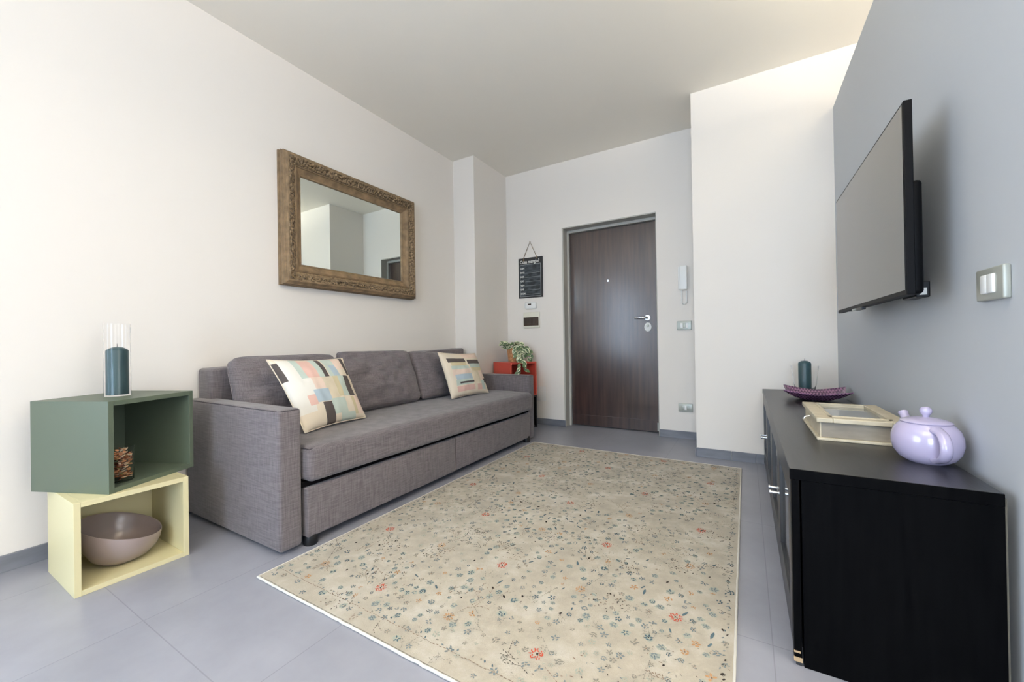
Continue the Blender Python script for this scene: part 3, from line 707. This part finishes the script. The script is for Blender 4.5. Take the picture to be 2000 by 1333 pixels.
# display box
bx = thing('display_box', 'flat cream wooden box with a glazed lid, on the black cabinet beside the teapot', 'box', (.32, 1.93, CZ))
ax0, ax1, ay0, ay1 = .208, .452, 1.722, 2.130
ob('base_rim', B((ax0, ax1, ay0, ay1, CZ, CZ+.010)), M['beige'], bx, bevel=.003)
ob('box_wall', B((ax0+.014, ax1-.010, ay0+.013, ay1-.013, CZ+.010, CZ+.062)), M['greybox'], bx, bevel=.001)
ob('front_board', B((ax0+.010, ax0+.014, ay0+.013, ay1-.013, CZ+.010, CZ+.062)), M['beige'], bx)
lr = .046; lz0, lz1 = CZ+.062, CZ+.078
li = ob('lid_frame', B((ax0, ax0+lr, ay0, ay1, lz0, lz1), (ax1-lr, ax1, ay0, ay1, lz0, lz1), (ax0+lr, ax1-lr, ay0, ay0+lr, lz0, lz1), (ax0+lr, ax1-lr, ay1-lr, ay1, lz0, lz1)), M['beige'], bx, bevel=.003)
ib = lr-.008
ob('inner_bead', B((ax0+ib, ax0+lr+.002, ay0+ib, ay1-ib, lz1-.002, lz1+.003), (ax1-lr-.002, ax1-ib, ay0+ib, ay1-ib, lz1-.002, lz1+.003), (ax0+ib, ax1-ib, ay0+ib, ay0+lr+.002, lz1-.002, lz1+.003), (ax0+ib, ax1-ib, ay1-lr-.002, ay1-ib, lz1-.002, lz1+.003)), M['beige'], li, bevel=.001)
ob('lid_glass', B((ax0+lr-.004, ax1-lr+.004, ay0+lr-.004, ay1-lr+.004, lz1-.012, lz1-.009)), new_mat('grey_lid_glass', (150, 152, 148), .05, spec=.7), bx)
bm = bmesh.new(); tube(bm, [(ax0+.004, 1.93, CZ+.05), (ax0-.012, 1.93, CZ+.045), (ax0-.014, 1.93, CZ+.038)], .0025, 8); ob('latch', bm, M['chrome'], bx)

# purple dish
dh = thing('square_dish', 'square purple woven-pattern dish with upturned corners on the black cabinet', 'dish', (.338, 2.830, CZ), math.radians(-4))
pu = new_mat('purple_lattice_glaze', (110, 60, 96), .25, spec=.6); t, N, L, b = nt(pu)
tc = N.new('ShaderNodeTexCoord'); mp = N.new('ShaderNodeMapping'); mp.inputs['Rotation'].default_value = (0, 0, .785); mp.inputs['Scale'].default_value = (95, 95, 95)
ch = N.new('ShaderNodeTexChecker'); ch.inputs['Scale'].default_value = 1; ch.inputs['Color1'].default_value = lin((150, 104, 136)); ch.inputs['Color2'].default_value = lin((66, 38, 66))
L.new(tc.outputs['Object'], mp.inputs[0]); L.new(mp.outputs[0], ch.inputs['Vector']); L.new(ch.outputs[0], b.inputs['Base Color'])
bm = bmesh.new(); n = 32; G = {}
for sd in (0, 1):
    for i in range(n+1):
        for j in range(n+1):
            u, v = 2*i/n-1, 2*j/n-1
            e_ = max(abs(u), abs(v)); pin = 1-.10*(1-min(abs(u), abs(v))/max(e_, .01))*e_**3
            x, y = .150*u*pin, .150*v*pin
            z = .003+-.0+.038*max(0, (e_-.32)/.68)**1.15+.022*(abs(u)*abs(v))**1.6
            G[sd, i, j] = bm.verts.new((x, y, z+(.0055 if sd else 0)))
for i in range(n):
    for j in range(n):
        bm.faces.new((G[1, i, j], G[1, i+1, j], G[1, i+1, j+1], G[1, i, j+1])); bm.faces.new((G[0, i, j], G[0, i, j+1], G[0, i+1, j+1], G[0, i+1, j]))
for i in range(n):
    for (a, b_) in (((i, 0), (i+1, 0)), ((i+1, n), (i, n)), ((0, i+1), (0, i)), ((n, i), (n, i+1))):
        bm.faces.new((G[0, a[0], a[1]], G[0, b_[0], b_[1]], G[1, b_[0], b_[1]], G[1, a[0], a[1]]))
ob('dish_body', bm, pu, dh, smooth=50, local=True)
bm = bmesh.new(); lathe(bm, [(.05, 0), (.052, .006), (.0, .006)], 0, 0, 32); ob('dish_foot', bm, new_mat('dark_dish_foot', (30, 22, 34), .4), dh, smooth=True, local=True)

# candle in a flared glass on the cabinet
c2 = Vector((.318, 3.09, CZ))
glass_vase('glass_candle_holder', 'short flared clear glass candle cup on the far end of the black cabinet', c2, [(0, 0), (.036, 0), (.040, .004), (.052, .030), (.060, .070), (.066, .130), (.072, .181), (.070, .181), (.064, .130), (.058, .070), (.049, .032), (.036, .016), (0, .014)])
candle('dark teal pillar candle standing in the short flared glass', c2+Vector((0, 0, .0145)), .034, .192)

# ================================================================== television
tv = thing('television', 'large flat black television mounted on the grey wall above the cabinet', 'television', (.46, 2.04, 1.29))
TX, TY0, TY1, TZ0, TZ1 = .400, 1.551, 2.527, 1.010, 1.567
ob('casing', B((TX, TX+.019, TY0, TY1, TZ0, TZ1)), M['tvbody'], tv, bevel=.002)
ob('screen', B((TX-.0012, TX+.002, TY0+.010, TY1-.008, TZ0+.014, TZ1-.008)), M['tvscreen'], tv)
bm = rbox(TX+.018, TX+.052, TY0+.05, TY1-.05, TZ0+.004, TZ0+.34, .012, 3); ob('rear_housing', bm, M['tvbody'], tv, smooth=50)
ob('wall_bracket', B((TX+.05, XP-.001, 1.90, 2.18, 1.18, 1.38)), M['black_plastic'], tv)
bm = B((TX-.002, TX+.012, 2.06, 2.15, TZ0-.010, TZ0+.001)); ob('sensor_bar', bm, M['black_plastic'], tv, bevel=.002)
bm = B((TX-.003, TX+.010, 2.16, 2.22, TZ0-.007, TZ0+.001)); ob('status_plate', bm, M['silver'], tv, bevel=.001)
tb = thing('tv_power_socket', 'small black box with a white sticker on the grey wall behind the television corner', 'socket', (XP, 1.86, 1.045))
ob('socket_body', B((XP-.034, XP, 1.80, 1.93, 1.018, 1.070)), M['black_plastic'], tb, bevel=.003)
ob('sticker', B((XP-.026, XP-.008, 1.7994, 1.800, 1.026, 1.048)), M['white_plastic'], tb)

# light switch on the grey wall
ls = thing('light_switch', 'silver double rocker light switch on the grey wall beside the television', 'light switch', (XP, 1.405, 1.013))
bm = rbox(XP-.014, XP, 1.343, 1.467, .974, 1.052, .004, 3); ob('switch_plate', bm, M['silver'], ls, smooth=50)
for (a, b_) in ((1.376, 1.4045), (1.4055, 1.434)):
    ob('rocker', rbox(XP-.019, XP-.010, a, b_, .990, 1.036, .003, 2), M['white_plastic'], ls, smooth=50)

# ================================================================== back wall fittings
def fit(name, label, cat, loc): return thing(name, label, cat, loc)
yb = YB
cbd = fit('chalkboard', 'small dark weekly menu chalkboard hung on a rope beside the door', 'chalkboard', (-2.02, yb, 1.60))
bx0, bx1, bz0, bz1 = -2.168, -1.872, 1.381, 1.822
ob('board', B((bx0, bx1, yb-.012, yb-.002, bz0, bz1)), M['chalkrim'], cbd, bevel=.001)
ob('writing_surface', B((bx0+.022, bx1-.022, yb-.0135, yb-.011, bz0+.018, bz1-.075)), M['chalk'], cbd)
bm = bmesh.new(); y_ = yb-.0140
def ln(x0, x1, z0, z1): box(bm, x0, x1, y_-.0006, y_+.0006, z0, z1)
ln(bx0+.020, bx0+.024, bz0+.016, bz1-.073); ln(bx1-.024, bx1-.020, bz0+.016, bz1-.073); ln(bx0+.02, bx1-.02, bz1-.077, bz1-.073); ln(bx0+.02, bx1-.02, bz0+.014, bz0+.018)
rows_z = [bz1-.112-i*.0465 for i in range(7)]
for z in rows_z[1:]: ln(bx0+.082, bx1-.030, z-.012, z-.0095)
ob('ruled_lines', bm, M['chalkline'], cbd)
def text_mesh(name, body, x, z, size, mat, parent, bold=.0, y=None, xs=1.0):
    cu_ = bpy.data.curves.new(name, 'FONT'); cu_.body = body; cu_.size = size; cu_.offset = bold; cu_.extrude = .0004
    o = bpy.data.objects.new(name, cu_); C.objects.link(o)
    dg = bpy.context.evaluated_depsgraph_get(); dg.update(); me = bpy.data.meshes.new_from_object(o.evaluated_get(dg))
    bpy.data.objects.remove(o)
    me.transform(Matrix.Translation((x, y, z)) @ Matrix.Rotation(PI/2, 4, 'X') @ Matrix.Diagonal((xs, 1, 1, 1)))
    me.transform(WORLD[parent.name].inverted()); me.materials.clear(); me.materials.append(mat)
    q = bpy.data.objects.new(name, me); C.objects.link(q); q.parent = parent; return q
text_mesh('title_lettering', 'Cosa mangio?', bx0+.020, bz1-.060, .050, M['chalkwhite'], cbd, .0012, yb-.0135, .86)
for z, dname in zip(rows_z, ('LUN', 'MAR', 'MER', 'GIO', 'VEN', 'SAB', 'DOM')):
    text_mesh('day_lettering', dname, bx0+.027, z-.010, .026, M['chalkwhite'], cbd, .0007, yb-.0145, .95)
bm = bmesh.new(); tube(bm, [(-2.103, yb-.014, 1.790), (-2.100, yb-.010, 1.83), (-2.022, yb-.007, 1.996), (-1.945, yb-.010, 1.83), (-1.935, yb-.014, 1.800)], .0035, 8)
cyl_axis(bm, (-2.022, yb, 1.994), (0, -1, 0), .004, .012, 10)
ob('rope', bm, M['rope'], cbd, smooth=True)
th_ = fit('thermostat', 'small white rounded thermostat on the back wall just under the chalkboard', 'thermostat', (-2.022, yb, 1.29))
ob('thermostat_body', rbox(-2.092, -1.953, yb-.024, yb, 1.256, 1.332, .020, 5), M['white_plastic'], th_, smooth=50)
ob('display', B((-2.050, -2.010, yb-.0255, yb-.023, 1.300, 1.314)), M['brownwin'], th_)
fb = fit('fuse_box', 'cream fuse box with a smoked brown window on the back wall under the thermostat', 'fuse box', (-2.015, yb, 1.13))
ob('fuse_box_case', rbox(-2.112, -1.918, yb-.022, yb, 1.048, 1.222, .004, 2), M['cream_plastic'], fb, smooth=50)
ob('fuse_box_window', B((-2.108, -1.925, yb-.025, yb-.021, 1.072, 1.166)), M['brownwin'], fb, bevel=.001)
bm = bmesh.new()
for i in range(11): box(bm, -2.100+i*.0155, -2.0915+i*.0155, yb-.0262, yb-.0245, 1.086, 1.152)
ob('breaker_row', bm, new_mat('dim_breakers', (52, 43, 38), .4), fb)
ap = fit('access_hatch', 'small square painted cover flush in the back wall beside the red shelf', 'wall cover', (-1.9, yb, .33))
ob('hatch_cover', rbox(-1.985, -1.860, yb-.004, yb, .255, .410, .0015, 2), new_mat('off_white_cover', (226, 224, 220), .6), ap, smooth=50)
ic = fit('intercom', 'white wall intercom handset with a looped cord right of the door', 'intercom', (-.47, yb, 1.45))
ob('wall_base', rbox(-.516, -.448, yb-.020, yb, 1.345, 1.552, .005, 3), M['white_plastic'], ic, smooth=50)
ob('handset', rbox(-.500, -.438, yb-.052, yb-.018, 1.338, 1.556, .010, 4), M['white_plastic'], ic, smooth=50)
bm = bmesh.new(); pts = [(-.487, yb-.02, 1.345)]
for i in range(13):
    a = PI+PI*i/12; pts.append((-.468+.021*math.cos(a), yb-.018, 1.235+.024*math.sin(a)))
pts.append((-.449, yb-.02, 1.345)); fine = []
for a, b_ in zip(pts, pts[1:]):
    for k_ in range(6): fine.append(Vector(a).lerp(Vector(b_), k_/6))
tube(bm, fine, [.0052 if i % 2 else .0040 for i in range(len(fine))], 8); ob('cord', bm, M['white_plastic'], ic, smooth=80)
def socket(name, label, cat, x0, x1, z0, z1, mods):
    t_ = fit(name, label, cat, ((x0+x1)/2, yb, (z0+z1)/2))
    ob('cover_plate', rbox(x0, x1, yb-.012, yb, z0, z1, .004, 3), M['silver'], t_, smooth=50)
    w_ = (x1-x0)*.52/3; xc = (x0+x1)/2-w_*1.5
    for i in range(3):
        ob('module', rbox(xc+i*w_+.0008, xc+(i+1)*w_-.0008, yb-.015, yb-.008, z0+.018, z1-.018, .002, 2), mods[i], t_, smooth=50)
socket('wall_switch', 'silver three-button light switch right of the door under the intercom', 'light switch', -.533, -.412, .980, 1.060, [M['white_plastic'], M['silver'], M['white_plastic']])
socket('wall_outlet', 'silver three-module power outlet low on the wall right of the door', 'power outlet', -.533, -.414, .244, .318, [M['silver'], M['white_plastic'], M['silver']])

# ================================================================== plant
pc = Vector((-2.125, 3.63, .6895))
pl = thing('potted_plant', 'trailing variegated green and cream houseplant in a woven wicker pot on the red shelf', 'plant', pc)
bm = bmesh.new(); lathe(bm, [(0, pc.z), (.052, pc.z), (.055, pc.z+.01), (.066, pc.z+.125), (.070, pc.z+.132), (.070, pc.z+.145), (.063, pc.z+.146), (.060, pc.z+.125), (0, pc.z+.120)], pc.x, pc.y, 40)
ob('pot', bm, M['wicker'], pl, smooth=50)
rnd = random.Random(5); bm = bmesh.new(); sb = bmesh.new()
def leaf_(c, dirv, nrm, l, w_):
    d_ = dirv.normalized(); nrm = (nrm-d_*nrm.dot(d_)).normalized(); sd = d_.cross(nrm); g = []; edge_ = rnd.random() < .62
    for i in range(7):
        f = i/6; ww = w_*(math.sin(PI*min(1, f*.92+.06))**.8)*(1 if f < .98 else .15)
        row = []
        for v in (-1, -.55, -.2, .2, .55, 1):
            row.append(bm.verts.new(c+d_*(l*f)+sd*(ww*v)+nrm*(.18*abs(v)*w_-l*.35*f*f)))
        g.append(row)
    for i in range(6):
        for j in range(5):
            mi = 1 if (j in (0, 4) and edge_) or (j != 2 and rnd.random() < .16) else 0
            bm.faces.new((g[i][j], g[i+1][j], g[i+1][j+1], g[i][j+1])).material_index = mi
crown = pc+Vector((0, 0, .14))
side_dir = Vector((cr.x, cr.y, 0)).normalized(); tocam = Vector((-pc.x, -pc.y, 0)).normalized()
def stem(p0, p1, p2, r=.0016, n=9):
    pts = []
    for i in range(n):
        f = i/(n-1); pts.append(p0*(1-f)**2+p1*2*f*(1-f)+p2*f*f)
    tube(sb, pts, r, 5); return pts
for q in range(24):
    a = rnd.random()*2*PI; r_ = rnd.uniform(.03, .10); hgt = rnd.uniform(.0, .065)
    tip = crown+Vector((r_*math.cos(a), r_*math.sin(a), hgt)); pts = stem(crown+Vector((.02*math.cos(a), .02*math.sin(a), -.02)), crown+Vector((.3*r_*math.cos(a), .3*r_*math.sin(a), hgt*1.2)), tip)
    for k_ in (5, 8):
        p = pts[k_]; dd = Vector((math.cos(a+rnd.uniform(-1, 1)), math.sin(a+rnd.uniform(-1, 1)), rnd.uniform(-.3, .35)))
        leaf_(p, dd, Vector((rnd.uniform(-.3, .3), rnd.uniform(-.3, .3), 1))+tocam*.9, rnd.uniform(.048, .070), rnd.uniform(.017, .024))
# trailing shoots over the front and right of the pot
for (sx_, fw_, dz, n_) in ((.10, .075, -.10, 7), (.07, .262, -.235, 7), (.10, .262, -.205, 6), (.15, .05, -.10, 7), (.17, .03, -.05, 6), (.03, .085, -.10, 4), (.09, .10, -.11, 7), (.19, .06, -.11, 6), (.13, .09, -.06, 6)):
    tip = crown+side_dir*sx_+tocam*fw_+Vector((0, 0, dz)); mid = crown+side_dir*sx_*.8+tocam*fw_*1.1+Vector((0, 0, .07 if fw_ < .2 else -.04))
    pts = stem(crown, mid, tip, n=n_+2)
    for k_ in range(2, n_+2):
        a = rnd.uniform(-1, 1); dd = side_dir*a+tocam*rnd.uniform(.1, .5)+Vector((0, 0, rnd.uniform(-.9, -.1)))
        leaf_(pts[k_], dd, tocam+Vector((0, 0, .5)), rnd.uniform(.050, .070), rnd.uniform(.017, .023))
for v in bm.verts:
    if v.co.z < .692:  # leaves lie on or hang in front of the shelf
        dx = Vector((v.co.x+2.025, v.co.y-3.40, 0)); a = math.radians(-20)
        lx = dx.x*math.cos(a)+dx.y*math.sin(a)
        if lx < .004: v.co.z = .692+abs(v.co.z-.692)*.03
ob('foliage', bm, [M['leaf'], M['leafedge']], pl, smooth=80)
ob('stems', sb, M['stem'], pl, smooth=80)
